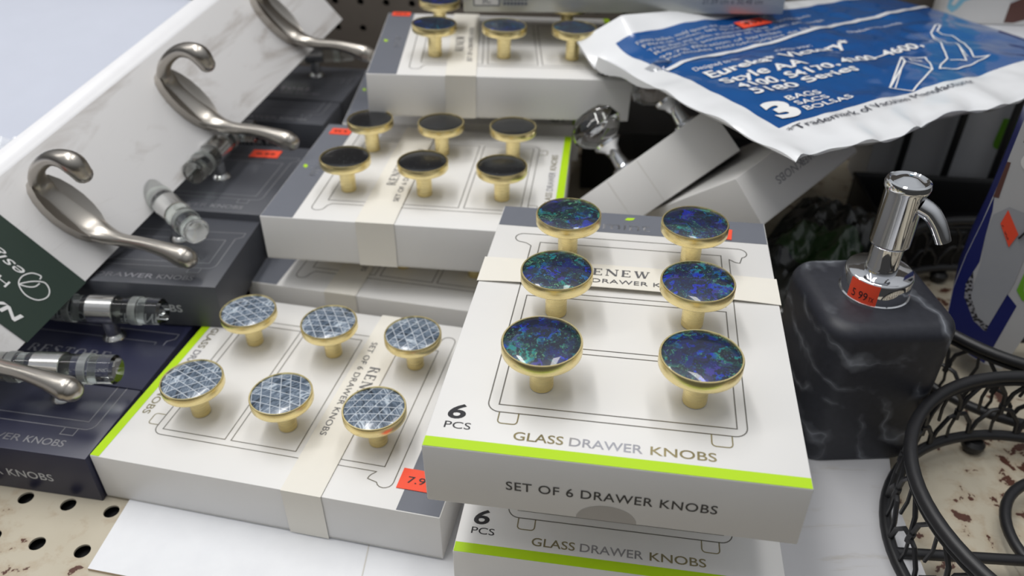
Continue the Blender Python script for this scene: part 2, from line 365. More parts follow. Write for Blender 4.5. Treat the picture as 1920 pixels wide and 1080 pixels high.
# ------------------------------------------------------------------ the setting: shelf deck, pegboard
def holed_plate(mb, nx, ny, s, r, thick, m, seg=16, solid=None):
    for i in range(nx if solid is None else solid):
        for j in range(ny):
            cx, cy = (i + .5) * s, (j + .5) * s; out = []; inn = []
            for k in range(seg * 2):
                a = 2 * pi * k / (seg * 2); dx, dy = cos(a), sin(a); q = max(abs(dx), abs(dy))
                out.append((cx + dx / q * s / 2, cy + dy / q * s / 2)); inn.append((cx + dx * r, cy + dy * r))
            n = len(out)
            vo = [mb.bm.verts.new((*p, 0)) for p in out]; vi = [mb.bm.verts.new((*p, 0)) for p in inn]; vb = [mb.bm.verts.new((*p, -thick)) for p in inn]; im = mb.mi(m)
            for k in range(n):
                l = (k + 1) % n
                f = mb.bm.faces.new([vo[k], vo[l], vi[l], vi[k]]); f.material_index = im
                f = mb.bm.faces.new([vi[k], vi[l], vb[l], vb[k]]); f.material_index = im
    if solid is not None: mb.face([(solid * s, 0, 0), (nx * s, 0, 0), (nx * s, ny * s, 0), (solid * s, ny * s, 0)], m)
# deck: holes fall on a 26.8 mm grid turned 10 degrees
S = .0268
mb = MB(); holed_plate(mb, 40, 38, S, .0043, .0012, 'chipped_paint', solid=15)
mb.face([(0, 0, -.006), (40 * S, 0, -.006), (40 * S, 38 * S, -.006), (0, 38 * S, -.006)], 'black_void')
R10 = Matrix.Rotation(-.172, 4, 'Z')
off = Vector((-.2509, .2964, 0)) - (R10 @ Vector((10.5 * S, 6.5 * S, 0)))
deck = mb.build('floor', mat=Matrix.Translation(off) @ R10)
tag(deck, 'cream painted perforated metal shelf with rust brown chips', None, None, 'structure')
# back pegboard
mb = MB(); holed_plate(mb, 52, 18, S, .0035, .003, 'pegboard')
mb.face([(0, 0, -.008), (52 * S, 0, -.008), (52 * S, 18 * S, -.008), (0, 18 * S, -.008)], 'black_void')
wy = -.11; ax = Vector((cos(wy), sin(wy), 0)); az = Vector((0, 0, 1)); an = ax.cross(az)
P = Vector((-.157, .830, .133)); o0 = P - ax * (20.5 * S) - az * (5.5 * S) ; o0.z = P.z - 5.5 * S
wall = mb.build('wall_back', mat=frame(o0, ax, az, an)); tag(wall, 'brown grey pegboard panel behind the stacked cartons', None, None, 'structure')
# sheet of white board lying on the deck, and a flattened grey-white carton under the right-hand goods
mb = MB()
out = [(-.2205, .2535), (-.19, .2475), (-.12, .232), (.02, .20), (.045, .40), (-.05, .43), (-.20, .395), (-.2165, .30)]
mb.prism([(x, y) for x, y in out], lambda x, y, d: Vector((x, y, .0018 - d)), .0017, 'white_sheet', 'card_core')
mb.poly([(-.0773, .24), (-.0766, .24), (-.0745, .30), (-.0752, .30)], lambda x, y: Vector((x, y, .00195)), 'seam_line')
sheet = mb.build('cardboard_sheet'); tag(sheet, 'flat white cardboard sheet with torn left edge under the grey-tiled knob carton', 'cardboard')
mb = MB(); mb.prism([(-.028, .205), (.205, .165), (.215, .30), (.246, .40), (.02, .44)], lambda x, y, d: Vector((x, y, .0118 - d)), .0097, 'washed_board', 'card_core')
flat = mb.build('flattened_carton'); tag(flat, 'flattened grey white carton with stained streaks under the soap pump and lower knob box', 'cardboard')

# ------------------------------------------------------------------ cartons
W, D, H = .15342, .20, .03307
E_ = .00012
def shelf_print(mb, top, m, two=False):
    w = .00055
    # dresser outline
    o = [(.0285, .0238)] + [(.1255, .0238)] + arc(.1255, .0293, .0055, -pi / 2, 0, 6)[1:] + [(.131, .158)] + \
        arc(.1365, .1605, .0055, pi * 1.5 - 1.2, pi * 1.5, 4)[1:] + arc(.1362, .1648, .0046, -pi / 2, pi / 2, 8)[1:] + [(.0172, .1694)] + arc(.0172, .1648, .0046, pi / 2, 1.5 * pi, 8)[1:] + \
        [(.0195, .1595), (.0225, .157), (.0225, .0293)] + arc(.028, .0293, .0055, pi, 1.5 * pi, 6)[1:]
    mb.ribbon(o, w, top, m, closed=True)
    for x in (.0282, .1162):
        mb.ribbon([(x, .0238), (x, .0190)] + arc(x + .0018, .0190, .0018, pi, 1.5 * pi, 4)[1:] + [(x + .0065, .0172)] + arc(x + .0065, .0190, .0018, 1.5 * pi, 2 * pi, 4)[1:] + [(x + .0083, .0238)], w, top, 'gold_foil' if m == 'foil_line' else m)
    for y0, y1 in ((.0283, .0668), (.0705, .1095), (.1136, .1612)):
        mb.ribbon([(.0272, y0), (.1268, y0), (.1268, y1), (.0272, y1)], w, top, m, closed=True)
def carton(name, label, mat, body='white_card', w=W, d=D, h=H, kind='six', group=None, sleeve=None, sticker=None, front_text=True):
    mb = MB(); mb.box((0, 0, 0), (w, d, h), body, .0007)
    top = lambda u, v: Vector((u, v, h + E_)); top2 = lambda u, v: Vector((u, v, h + 2 * E_)); front = lambda u, z: Vector((u, -E_, z))
    if kind == 'six':
        mb.poly([(.0006, .1775), (w - .0006, .1765), (w - .0006, d - .0006), (.0006, d - .0006)], top, 'grey_print')
        mb.poly([(.0004, .0003), (w - .0004, .0003), (w - .0004, .0057), (.0004, .0057)], top, 'lime_print')
        shelf_print(mb, top, 'foil_line')
        mb.text('6', top, 'black_ink', .0066, .0143, .0174, .0088, bold=.02, shear=.12)
        mb.text('PCS', top, 'black_ink', .0066, .0178, .0115, .0040)
        for st, a, b, m in (('GLASS', .0362, .0568, 'gold_foil'), ('DRAWER', .0592, .0888, 'silver_foil'), ('KNOBS', .0918, .1178, 'gold_foil')):
            mb.text(st, top, m, a, b, .0087, .0048, bold=.008)
        mb.text('mint', top, 'logo_foil', .0610, .0880, .1812, .0085)
        mb.poly([(.0730, .1925), (.0745, .1952), (.0790, .1955), (.0780, .1930), (.0757, .1920)], top2, 'leaf_green')
        mb.text('SET OF 6 DRAWER KNOBS', front, 'black_ink', .0346, .1200, .0127, .0052, bold=.008, spacing=1.08)
        mb.poly([(.0645 + .0120 + .0125 * cos(a), .0004 + .0092 * sin(a)) for a in [pi * k / 16 for k in range(17)]], lambda u, z: Vector((u, -E_ * .6, z)), 'seal_film')
        # flap seams on the long sides
        for xx, sg in ((-E_, 1), (w + E_, -1)):
            mb.poly([(.0008, .0008), (d - .0008, .0008), (d - .0008, .0013), (.0008, .0013)], lambda v, z: Vector((xx, v, z)), 'seam_line')
    elif kind == 'two':
        ink = 'pale_foil'; w_ = .0005
        mb.ribbon([(.024, .0205), (.1395, .0205)] + arc(.1395, .0255, .005, -pi / 2, 0, 5)[1:] + [(.1445, d - .028), (.149, d - .025), (.149, d - .020), (.010, d - .020), (.010, d - .025), (.0145, d - .028), (.0145, .0255)] + arc(.0195, .0255, .005, pi, 1.5 * pi, 5)[1:], w_, top, ink, closed=True)
        mb.ribbon([(.019, .0265), (.1385, .0265), (.1385, d - .030), (.019, d - .030)], w_, top, ink, closed=True)
        mb.ribbon([(.128, .0205), (.128, .0150), (.136, .0150), (.136, .0205)], w_, top, ink); mb.ribbon([(.020, .0205), (.020, .0150), (.028, .0150), (.028, .0205)], w_, top, ink)
        mb.text('GLASS DRAWER', top, 'silver_foil', .040, .1085, .0062, .0050, bold=.006); mb.text('KNOBS', top, ink, .1112, .1355, .0062, .0050, bold=.006)
        mb.text('SET OF 2 DRAWER KNOBS', front, 'grey_ink', .020, .1270, .0115, .0058, bold=.01, spacing=1.05)
        mb.poly([(.058 + .0125 + .0125 * cos(a), .0004 + .0092 * sin(a)) for a in [pi * k / 16 for k in range(17)]], lambda u, z: Vector((u, -E_ * .6, z)), 'seal_film')
    o = mb.build(name, mat=mat); tag(o, label, 'box', group)
    if sleeve:
        v0, v1, lift = sleeve; sb = MB(); e = .0007; n = 14; top_m = 'paper_band' if kind == 'six' else body
        def zt(q): return h + .0006 + lift * sin(pi * q) ** .8
        for k in range(n):
            q0, q1 = k / n, (k + 1) / n; u0 = -e + (w + 2 * e) * q0; u1 = -e + (w + 2 * e) * q1; f = .35
            sb.face([(u0, v0, zt(q0)), (u1, v0, zt(q1)), (u1, v1, h + .0006 + (zt(q1) - h - .0006) * f), (u0, v1, h + .0006 + (zt(q0) - h - .0006) * f)], top_m)
            sb.face([(u0, v0, zt(q0) - .0003), (u0, v1, h + .0003), (u1, v1, h + .0003), (u1, v0, zt(q1) - .0003)], top_m)
            sb.face([(u0, v0, zt(q0) - .0003), (u1, v0, zt(q1) - .0003), (u1, v0, zt(q1)), (u0, v0, zt(q0))], top_m)
        for u in (-e, w + e):
            sb.face([(u, v0, 0), (u, v1, 0), (u, v1, h + .0006), (u, v0, h + .0006)], top_m)
        def on(u, v):
            q = (u + e) / (w + 2 * e); fv = (v - v0) / (v1 - v0); return Vector((u, v, h + .0006 + (zt(q) - h - .0006) * (1 + (.35 - 1) * fv) + .00025))
        if kind == 'six':
            serif(sb, 'RENEW', on, 'band_ink', .0520, .0892, v0 + .0115, .0066)
            sb.text('SET OF 6 DRAWER KNOBS', on, 'band_ink', .0290, .1130, v0 + .0040, .0040, spacing=1.05, sub=.012)
        else:
            serif(sb, 'RESTORE', on, 'silver_foil', .062, .118, v0 + .0215, .0072); sb.text('SET OF 2 DRAWER KNOBS', on, 'pale_foil', .043, .128, v0 + .0125, .0048, sub=.012)
        so = sb.build('paper_sleeve', o)
        if kind == 'six': tag(so, 'cream paper sleeve wrapped round the carton')
    if sticker:
        u, v, sw, sh, a, txt = sticker; st = MB(); R2 = Matrix.Rotation(a, 2)
        def sf(x, y, dz=.0003):
            q = R2 @ Vector((x, y)); return Vector((u + q.x, v + q.y, h + dz))
        st.prism([(-sw / 2, -sh / 2), (sw / 2, -sh / 2), (sw / 2, sh / 2), (-sw / 2, sh / 2)], lambda x, y, d_: sf(x, y, .0006 - d_), .0003, 'orange_paper')
        st.text(txt, lambda x, y: sf(x, y, .0008), 'black_ink', -sw * .3, sw * .33, -sh * .2, sh * .34)
        so = st.build('price_sticker', o); tag(so, 'orange price sticker')
    return o
def k6(i, j): return (W / 2 + (2 * i - 1) * .0331, .0427 + .05434 * j)
PM = pose(-.0358, .2263, .0904, -.158, .0035, -.019)
PM2 = pose(-.0271, .2338, .0120, -.1425)
PL = pose(-.1984, .4516, .0020, -1.7828, .0072, .0013)
PK = pose(.0302, .4364, .0626, 1.4596, -.0012, .0042)
PK2 = pose(.0062, .4245, .0046, 1.3635)
PB = pose(.0890, .5792, .1124, 1.5914, .0272, -.0046)
PU = pose(.0560, .6250, .0560, 1.5650)
carton('knob_carton', 'white carton nearest the viewer with blue-green knobs and full glass drawer knobs lettering', PM, sleeve=(.1185, .1415, .0022), group='white knob cartons', sticker=(.1255, .1845, .0170, .011, -.1, '9.99'))
carton('knob_carton', 'shaded white carton under the nearest blue-green knob carton, cut off at bottom edge', PM2, group='white knob cartons')
carton('knob_carton', 'white carton with grey tiled knobs lying on the cardboard sheet', PL, sleeve=(.1135, .1360, .0008), group='white knob cartons', sticker=(.1325, .1829, .0220, .0138, 1.571, '7.99'))
carton('knob_carton', 'white carton with black topped knobs in the middle stack', PK, sleeve=(.1085, .1345, .0008), group='white knob cartons', sticker=(.1390, .1855, .017, .011, 1.55, '9.99'))
carton('knob_carton', 'white carton underneath the black knob carton, only its front strip showing', PK2, sleeve=(.1175, .1410, .0006), group='white knob cartons')
carton('knob_carton', 'white carton with dark blue knobs on top of the rear stack by the pegboard', PB, sleeve=(.1180, .1410, .0008), group='white knob cartons', sticker=(.1490, .1880, .016, .011, 1.57, '9.99'))
carton('knob_carton', 'white carton under the dark blue knob carton, corner showing behind black knobs', PU, group='white knob cartons')

# ------------------------------------------------------------------ drawer knobs
def make_knob_meshes():
    R, t_, hk = .0174, .0062, .0255
    a = MB(); z0 = hk - t_
    a.lathe([(0, z0), (R - .0010, z0), (R - .0004, z0 + .0003), (R, z0 + .0010), (R, hk - .0005), (R - .0003, hk), (R - .0009, hk), (R - .0010, hk - .0016), (0, hk - .0016)], 'brass', 56)
    b = MB(); b.lathe([(.0052, 0), (.0053, .0006), (.0053, .004), (.0054, .0115), (.0058, z0 - .0012), (.0068, z0 + .0002), (0, z0 + .0002)], 'brass', 32)
    c = MB(); r = R - .00105
    c.lathe([(0, hk + .0006), (r * .4, hk + .0005), (r * .75, hk + .0002), (r * .93, hk - .0003), (r, hk - .0007), (r, hk - .0016), (0, hk - .0016)], 'shell_blue_green', 56)
    return a, b, c
def knob_proto(inlay):
    root = empty('drawer_knob', Matrix()); a, b, c = make_knob_meshes()
    c.mats = [inlay]; a.build('bezel', root); b.build('stem', root); c.build('inlay', root); return root
def copy_tree(o, parent=None):
    c = o.copy(); COL.objects.link(c); c.parent = parent
    for ch in o.children: copy_tree(ch, c)
    return c
def knob_set(inlay, P, spots, group):
    proto = None
    for (i, j, lab) in spots:
        if proto is None: proto = k = knob_proto(inlay)
        else: k = copy_tree(proto)
        u, v = k6(i, j); k.matrix_world = P @ Matrix.Translation((u, v, H + .0003)) @ Matrix.Rotation(random.uniform(0, 6), 4, 'Z'); tag(k, lab, 'knob', group)
knob_set('shell_blue_green', PM, [(i, j, 'blue-green topped brass knob on the nearest carton, %s' % w_) for i, j, w_ in
    ((0, 0, 'front row left'), (1, 0, 'front row right'), (0, 1, 'middle row left'), (1, 1, 'middle row right'), (0, 2, 'back row left'), (1, 2, 'back row right'))], 'blue-green shell knobs')
knob_set('shell_tiles', PL, [(i, j, 'brass knob with grey tiled top, %s' % w_) for i, j, w_ in
    ((1, 0, 'front row beside lime stripe'), (1, 1, 'middle of the front row'), (1, 2, 'front row right beside cream sleeve'), (0, 0, 'back row left by the charcoal carton'), (0, 1, 'middle of the back row'), (0, 2, 'back row right by the nearest carton'))], 'grey tiled knobs')
knob_set('shell_black', PK, [(i, j, 'brass knob with black top on the middle carton, %s' % w_) for i, j, w_ in
    ((0, 2, 'front row left'), (0, 1, 'front row centre over the sleeve edge'), (0, 0, 'front row right'), (1, 2, 'back row left by orange sticker'), (1, 1, 'back row centre'), (1, 0, 'back row right near lime stripe'))], 'black topped knobs')
knob_set('shell_black', PK2, [(0, j, 'brass knob stem shaded in the gap under the black knob carton, %s' % w_) for j, w_ in ((0, 'rightmost'), (1, 'centre'), (2, 'leftmost'))], 'knobs in the gap')
knob_set('shell_navy', PB, [(i, j, 'dark blue topped brass knob on the rear carton, %s' % w_) for i, j, w_ in
    ((0, 2, 'left by orange sticker'), (0, 1, 'centre of the front row'), (0, 0, 'right beside the vacuum bag packet'), (1, 2, 'back row left of the silver package'), (1, 0, 'back row right beneath the silver package'))], 'dark blue knobs')

# ------------------------------------------------------------------ dark cartons on the left with glass bar pulls
PN = pose(-.3836, .3238, 0, -.162)
PC1 = pose(-.3428, .4271, .0352, -.0825)
PC2 = pose(-.3330, .5160, .0400, -.1250)
PC3 = pose(-.3170, .6630, .0460, -.1300)
carton('dark_knob_carton', 'navy blue carton in front on the left, on the perforated shelf', PN, 'navy_card', d=.13, h=.0342, kind='two', sleeve=(.056, .097, .0008), group='dark knob cartons')
carton('dark_knob_carton', 'charcoal carton second from front beside the hook rail', PC1, 'charcoal_card', d=.086, h=.033, kind='two', group='dark knob cartons')
carton('dark_knob_carton', 'charcoal carton third from front with orange sticker near its back', PC2, 'charcoal_card', d=.112, h=.0340, kind='two', group='dark knob cartons', sticker=(.1184, .0960, .024, .013, .03, '8.99'))
carton('dark_knob_carton', 'charcoal carton at the far left back near the pegboard', PC3, 'charcoal_card', d=.14, h=.0340, kind='two', group='dark knob cartons', sleeve=(.050, .095, .0006))
def pull_proto():
    root = empty('bar_pull', Matrix()); L2, r = .039, .0086; X = Matrix.Rotation(pi / 2, 4, 'Y')
    g = MB(); g.lathe([(0, -L2), (r * .82, -L2), (r, -L2 + .0015), (r, L2 - .0015), (r * .82, L2), (0, L2)], 'clear_glass', 28, mat=Matrix.Translation((0, 0, .022)) @ X); g.build('glass_bar', root)
    for q in (-1, 1):
        c = MB(); c.lathe([(r + .0001, q * .0215 - .0026), (r + .0006, q * .0215 - .0024), (r + .0006, q * .0215 + .0024), (r + .0001, q * .0215 + .0026)], 'frosted_glass', 28, mat=Matrix.Translation((0, 0, .022)) @ X); c.build('frosted_ring', root)
    s_ = MB(); s_.lathe([(r + .0002, -.0085), (r + .0009, -.0083), (r + .0009, .0083), (r + .0002, .0085)], 'satin_steel', 28, mat=Matrix.Translation((0, 0, .022)) @ X); s_.build('metal_collar', root)
    p = MB(); p.lathe([(0, 0), (.0075, 0), (.0070, .0012), (.0048, .003), (.0048, .0136), (0, .0136)], 'satin_steel', 24); p.build('post', root); return root
proto = pull_proto(); first = True
for P_, u, v, h_, a, lab in ((PN, .1112, .0437, .0342, .13, 'clear glass bar pull on the navy carton, nearest the viewer'),
                             (PN, .1085, .1010, .0342, .10, 'clear glass bar pull against the front of the charcoal carton'),
                             (PC1, .1060, .0560, .0330, -.752, 'clear glass bar pull standing slanted over the hook rail edge'),
                             (PC2, .0992, .0528, .0340, 1.58, 'clear glass bar pull next to the second hook, under its long prong'),
                             (PC2, .0780, .0900, .0340, .05, 'clear glass bar pull in shade behind the orange sticker'),
                             (PC3, .1080, .1150, .0340, .3, 'clear glass bar pull at the far end of the hook rail')):
    k = proto if first else copy_tree(proto); first = False
    k.matrix_world = P_ @ Matrix.Translation((u, v, h_ + .0003)) @ Matrix.Rotation(a, 4, 'Z'); tag(k, lab, 'drawer pull', 'glass bar pulls')

# ------------------------------------------------------------------ hook rail leaning over the dark cartons
l_ = Vector((.315, .9299, .19)).normalized(); c_ = Vector((.6482, -.0646, -.7587)); c_ = (c_ - l_ * c_.dot(l_)).normalized(); n_ = c_.cross(l_)
RAIL = frame(Vector((-.2977, .3497, .0555)), l_, -c_, n_) @ Matrix.Scale(1.05, 4)      # local: x along, y towards the upper edge, z out of the face
root = empty('hook_rail', RAIL); tag(root, 'long white marbled coat hook rail with nickel hooks leaning across the left side', 'hook rail')
mb = MB(); th = .009
PR = [(0, 0), (.0740, 0), (.0775, -.0008), (.0830, -.0038), (.0860, -.0060), (.0865, -.0090), (0, -.0090)]
A_ = [mb.bm.verts.new((-.16, y, z)) for y, z in PR]; B_ = [mb.bm.verts.new((.4135, y, z)) for y, z in PR]; q_ = len(PR)
for k in range(q_):
    f = mb.bm.faces.new([A_[k], B_[k], B_[(k + 1) % q_], A_[(k + 1) % q_]]); f.material_index = mb.mi('rail_top' if k in (1, 2, 3, 4) else 'pale_marble'); f.smooth = k in (1, 2, 3)
for r_ in (A_[::-1], B_):
    f = mb.bm.faces.new(r_); f.material_index = mb.mi('pale_marble')
bmesh.ops.recalc_face_normals(mb.bm, faces=mb.bm.faces[:])
mb.poly([(-.159, -.0008), (.4125, -.0008), (.4125, -th + .0008), (-.159, -th + .0008)], lambda x, z: Vector((x, -.0002, z + .0008)), 'rail_edge')
mb.build('board', root)
mb = MB(); e = .0008
mb.box((.0195, -e, -th - e), (.0700, .0758, e), 'green_band')
tf = lambda x, y: Vector((.0195 + .0505 - y, x, e + .0002))       # text reads up the rail, line tops to the near end
def tfs(x, y): return Vector((x, y, e + .0002))
# text frame: reading direction +y (towards upper edge), line up direction -x
def rt(a, b): return Vector((b, a, e + .00025))
mb.text('NAPKIN', lambda a, b: rt(a, .0300 - b), 'white_ink', .010, .066, 0, .0052, bold=.03, shear=.15)
mb.text('House', lambda a, b: rt(a, .0415 - b), 'white_ink', .028, .058, 0, .0045)
D_ = smooth_path([(.017, .0010), (.0175, .0042), (.0200, .0068), (.0240, .0085), (.0222, .0050), (.0190, .0012), (.0150, -.0012), (.0105, .0008), (.0088, .0050), (.0115, .0098), (.0180, .0115), (.0245, .0088), (.0262, .0040), (.0240, -.0010), (.0195, -.0030), (.0185, -.0010)], 6)
mb.ribbon([tuple(p) for p in D_], .0007, lambda a, b: rt(a, .0525 - b), 'white_ink')
mb.text('esign', lambda a, b: rt(a, .0525 - b), 'white_ink', .0270, .0560, 0, .0062, shear=.35)
gb = mb.build('paper_band', root); tag(gb, 'dark green paper band with white script lettering')
mb = MB(); mb.prism([(.0270, .0500), (.0480, .0500), (.0480, .0740), (.0270, .0740)], lambda x, y, d_: Vector((x, y, e + .0007 - d_)), .0005, 'orange_paper'); mb.text('12.99', lambda a, b: Vector((b, a, e + .0009)), 'black_ink', .054, .070, .036, .005); so = mb.build('price_sticker', root); tag(so, 'orange price sticker on the green band')
prof = [(-.0432, .0462), (-.0500, .0478), (-.0565, .0435), (-.0612, .0350), (-.0628, .0240), (-.0620, .0140), (-.0580, .0060), (-.0500, .0030), (-.0370, .0025), (-.0220, .0040), (-.0115, .0075), (-.0017, .0160), (.0089, .0300), (.0195, .0405), (.0280, .0470), (.0310, .0490)]
rads = [.0058, .0068, .0056, .0044, .0042, .0044, .0050, .0056, .0058, .0058, .0052, .0043, .0042, .0052, .0068, .0062]
sqz = [(1, 1)] * 5 + [(1, 1.1), (.9, 1.3), (.5, 1.6), (.35, 1.7), (.45, 1.7), (.8, 1.35)] + [(1, 1)] * 5
def make_hook(s0):
    h = empty('hook', Matrix.Translation((s0, 0, 0))); h.parent = root; h.matrix_parent_inverse = Matrix(); h.matrix_local = Matrix.Translation((s0, 0, 0))
    P4 = smooth_path([(-t_, n, r_, q_[0], q_[1]) for (t_, n), r_, q_ in zip(prof, rads, sqz)], 5)
    mb = MB(); pts = [Vector((0, p[0], p[1])) for p in P4]; rr = [p[2] for p in P4]
    # rounded ends
    d0 = (pts[0] - pts[1]).normalized(); d1 = (pts[-1] - pts[-2]).normalized()
    pre = [(pts[0] + d0 * rr[0] * q, rr[0] * math.sqrt(max(0, 1 - q * q)) + .0001) for q in (.98, .85, .6, .3)]; post = [(pts[-1] + d1 * rr[-1] * q, rr[-1] * math.sqrt(max(0, 1 - q * q)) + .0001) for q in (.3, .6, .85, .98)]
    pts = [p for p, _r in pre] + pts + [p for p, _r in post]; rr = [r_ for _p, r_ in pre] + rr + [r_ for _p, r_ in post]
    SQ = [(1, 1)] * 4 + [(p[3], p[4]) for p in P4] + [(1, 1)] * 4; mb.tube(pts, rr, "nickel", 16, squash=SQ); mb.build("prong", h)
    pl = MB(); N = 20; ring = []
    for k in range(N):
        a = 2 * pi * k / N; x = .0125 * sin(a); y = .0365 - cos(a) * .0265
        ring.append((x, y))
    A = [pl.bm.verts.new((x, y, .0002)) for x, y in ring]; B = [pl.bm.verts.new((x * .97, .0365 + (y - .0365) * .97, .0075)) for x, y in ring]; C = [pl.bm.verts.new((x * .72, .0365 + (y - .0365) * .84, .0058)) for x, y in ring]
    cc = pl.bm.verts.new((.001, .0365, .0018)); i = pl.mi('nickel')
    for k in range(N):
        j = (k + 1) % N
        for q in ([A[k], A[j], B[j], B[k]], [B[k], B[j], C[j], C[k]], [C[k], C[j], cc]):
            f = pl.bm.faces.new(q); f.material_index = i; f.smooth = True
    bmesh.ops.recalc_face_normals(pl.bm, faces=pl.bm.faces[:]); pl.build('back_plate', h)
    return h
for s0 in (-.0050, .0990, .2245, .3500): make_hook(s0)

# ------------------------------------------------------------------ wrapped white towel pack behind the rail, with its clear film
def pillow(mb, lx, ly, hz, m, nx=30, ny=24, crumple=.0, seed=0, flat=False):
    g = [[None] * (ny + 1) for _ in range(nx + 1)]; b = [[None] * (ny + 1) for _ in range(nx + 1)]
    for i in range(nx + 1):
        for j in range(ny + 1):
            u, v = i / nx, j / ny; q = (1 - abs(2 * u - 1) ** 6) * (1 - abs(2 * v - 1) ** 3); q = max(0, q) ** .5
            k = crumple * noise.noise(Vector((u * 9 + seed, v * 7, 1)))
            g[i][j] = Vector((u * lx, v * ly, hz * .5 + hz * .5 * q + k * q)); b[i][j] = Vector((u * lx, v * ly, hz * .5 - (0 if flat else hz * .5 * q)))
    return g, b
def add_grid(mb, g, m, flip=False):
    i_ = mb.mi(m); V = [[mb.bm.verts.new(p) for p in r] for r in g]
    for i in range(len(V) - 1):
        for j in range(len(V[0]) - 1):
            q = [V[i][j], V[i + 1][j], V[i + 1][j + 1], V[i][j + 1]]
            f = mb.bm.faces.new(q[::-1] if flip else q); f.material_index = i_; f.smooth = True
    return V
side = Vector((-.947, .321, 0)); tn = l_.cross(side).normalized()
tp = Vector((-.2977, .3497, .0555)) - c_ * .0915 - n_ * .0137 + l_ * (-.10)
TOW = frame(tp + side * .010 + Vector((0, 0, -.017)) - tn * .046, l_, side, tn)
root = empty('towel_pack', TOW); tag(root, 'white folded towel in clear film lying behind the hook rail', 'towel')
mb = MB(); g, b = pillow(mb, .50, .34, .046, 'towel', crumple=.004); add_grid(mb, g, 'towel'); add_grid(mb, b, 'towel', True); mb.build('towel', root, weld=1e-5)
mb = MB(); nx = 26; ny = 12; g = []
for i in range(nx + 1):
    r_ = []
    for j in range(ny + 1):
        x = .125 + .125 * i / nx; y = -.012 + .060 * j / ny; z = .025 + .023 * max(0, 1 - abs(2 * max(0, y) / .34 - 1) ** 3) ** .5 + .006 + .007 * noise.noise(Vector((x * 60, y * 60, 3))) + .006 * noise.noise(Vector((x * 150, y * 140, 8)))
        r_.append(Vector((x, y, z - .6 * max(0, -y))))
    g.append(r_)
add_grid(mb, g, 'clear_film'); fo = mb.build('film_wrap', root); tag(fo, 'crinkled clear film end of the towel pack')

# ------------------------------------------------------------------ two tilted white cartons with crystal knobs
F2 = frame(Vector((.1407, .4503, .1300)), (.755, .620, .215), (.534, -.391, -.749), (-.380, .681, -.626))
mb = MB(); mb.box((0, 0, 0), (.1020, .0350, .165), 'white_card', .0007)
zf = lambda x, y: Vector((x, y, -.00015))
mb.text('SET OF 6 DRAWER', lambda a, b: zf(.0995 - a, .0145 + b), 'pale_foil', .0, .046, 0, .0058); mb.text('KNOBS', lambda a, b: zf(.054 - a, .0145 + b), 'pale_foil', .0, .026, 0, .0058)
mb.poly([(.002, .0345), (.101, .0345), (.101, .0340), (.002, .0340)], zf, 'seam_line')
o = mb.build('tilted_carton', mat=F2); tag(o, 'white carton propped upside down on its corner with inverted knobs lettering', 'box')
a0 = Vector((-.7771, -.0546, -.6270)).normalized(); a1 = Vector((-.5664, .4949, .6590)); a1 = (a1 - a0 * a1.dot(a0)).normalized(); a2 = a0.cross(a1)
F1 = frame(Vector((.1578, .5063, .1233)), a0, a1, a2)
mb = MB(); mb.box((0, 0, 0), (.118, .0370, .060), 'white_card', .0007)
mb.poly([(.062, .001), (.0625, .001), (.0625, .036), (.062, .036)], zf, 'seam_line'); mb.poly([(.088, .001), (.0885, .001), (.0885, .036), (.088, .036)], zf, 'seam_line')
T1 = mb.build('tilted_carton', mat=F1); tag(T1, 'white carton lying tilted with crystal knobs, under the left edge of the vacuum bag packet', 'box')
def crystal_proto():
    root = empty('crystal_knob', Matrix()); mb = MB()
    mb.lathe([(0, .0240), (.0085, .0240), (.0165, .0300), (.0205, .0365), (.0185, .0440), (.0120, .0500), (0, .0515)], 'crystal', 9, smooth=False); mb.build('crystal_head', root)
    mb = MB(); mb.lathe([(0, 0), (.0100, 0), (.0100, .0020), (.0060, .0040), (.0050, .0120), (.0065, .0180), (.0110, .0220), (.0110, .0243), (0, .0243)], 'chrome', 28); mb.build('stem', root); return root
cp = crystal_proto()
for k, (u, w_, lab) in enumerate(((.075, .020, 'faceted crystal knob, left one beside the lime striped black knob carton'), (.0215, .022, 'faceted crystal knob, right one tucked under the vacuum bag packet'))):
    q = cp if k == 0 else copy_tree(cp)
    q.matrix_world = F1 @ Matrix.Translation((u, .0372, w_)) @ Matrix.Rotation(-pi / 2, 4, 'X'); tag(q, lab, 'knob', 'crystal knobs')

# ------------------------------------------------------------------ packet of vacuum cleaner bags
EB = Vector((.875, .484, 0)).normalized(); EL = Vector((-EB.y, EB.x, 0)); BO = Vector((.1590, .4060, .1650))
BAG = frame(BO, EB, EL, (0, 0, 1)); LU, LV = .325, .228
def bag_z(u, v):
    a = max(0, 1 - abs(2 * u / LU - 1) ** 5) ** .55; b = max(0, 1 - abs(2 * v / LV - 1) ** 4) ** .55; q = a * b
    z = .0050 * q - .0015
    z += .0028 * q * noise.noise(Vector((u * 26, v * 30, 2.0))) + .0013 * q * noise.noise(Vector((u * 70, v * 80, 5.0)))
    z += .0022 * sin(u * 150 + 2 * noise.noise(Vector((u * 30, 0, 0)))) * math.exp(-v / .013)            # gathered seam
    z += .0013 * sin(v * 120) * math.exp(-u / .014)
    z += .020 * max(0, (v - .178) / .05) ** 2 * max(0, 1 - u / .30) - .016 * max(0, (.04 - u) / .04) * max(0, (v - .12) / .1)
    return z
def bag_p(u, v, dz=0.0):
    q = v / LV; du = .004 * noise.noise(Vector((u * 20, v * 25, 9))); dv = (.0035 * sin(u * 60) + .003 * noise.noise(Vector((u * 55, 4, 4)))) * math.exp(-v / .02)
    return Vector((u + du * math.exp(-min(u, LU - u) / .02), v + dv, bag_z(u, v) + dz))
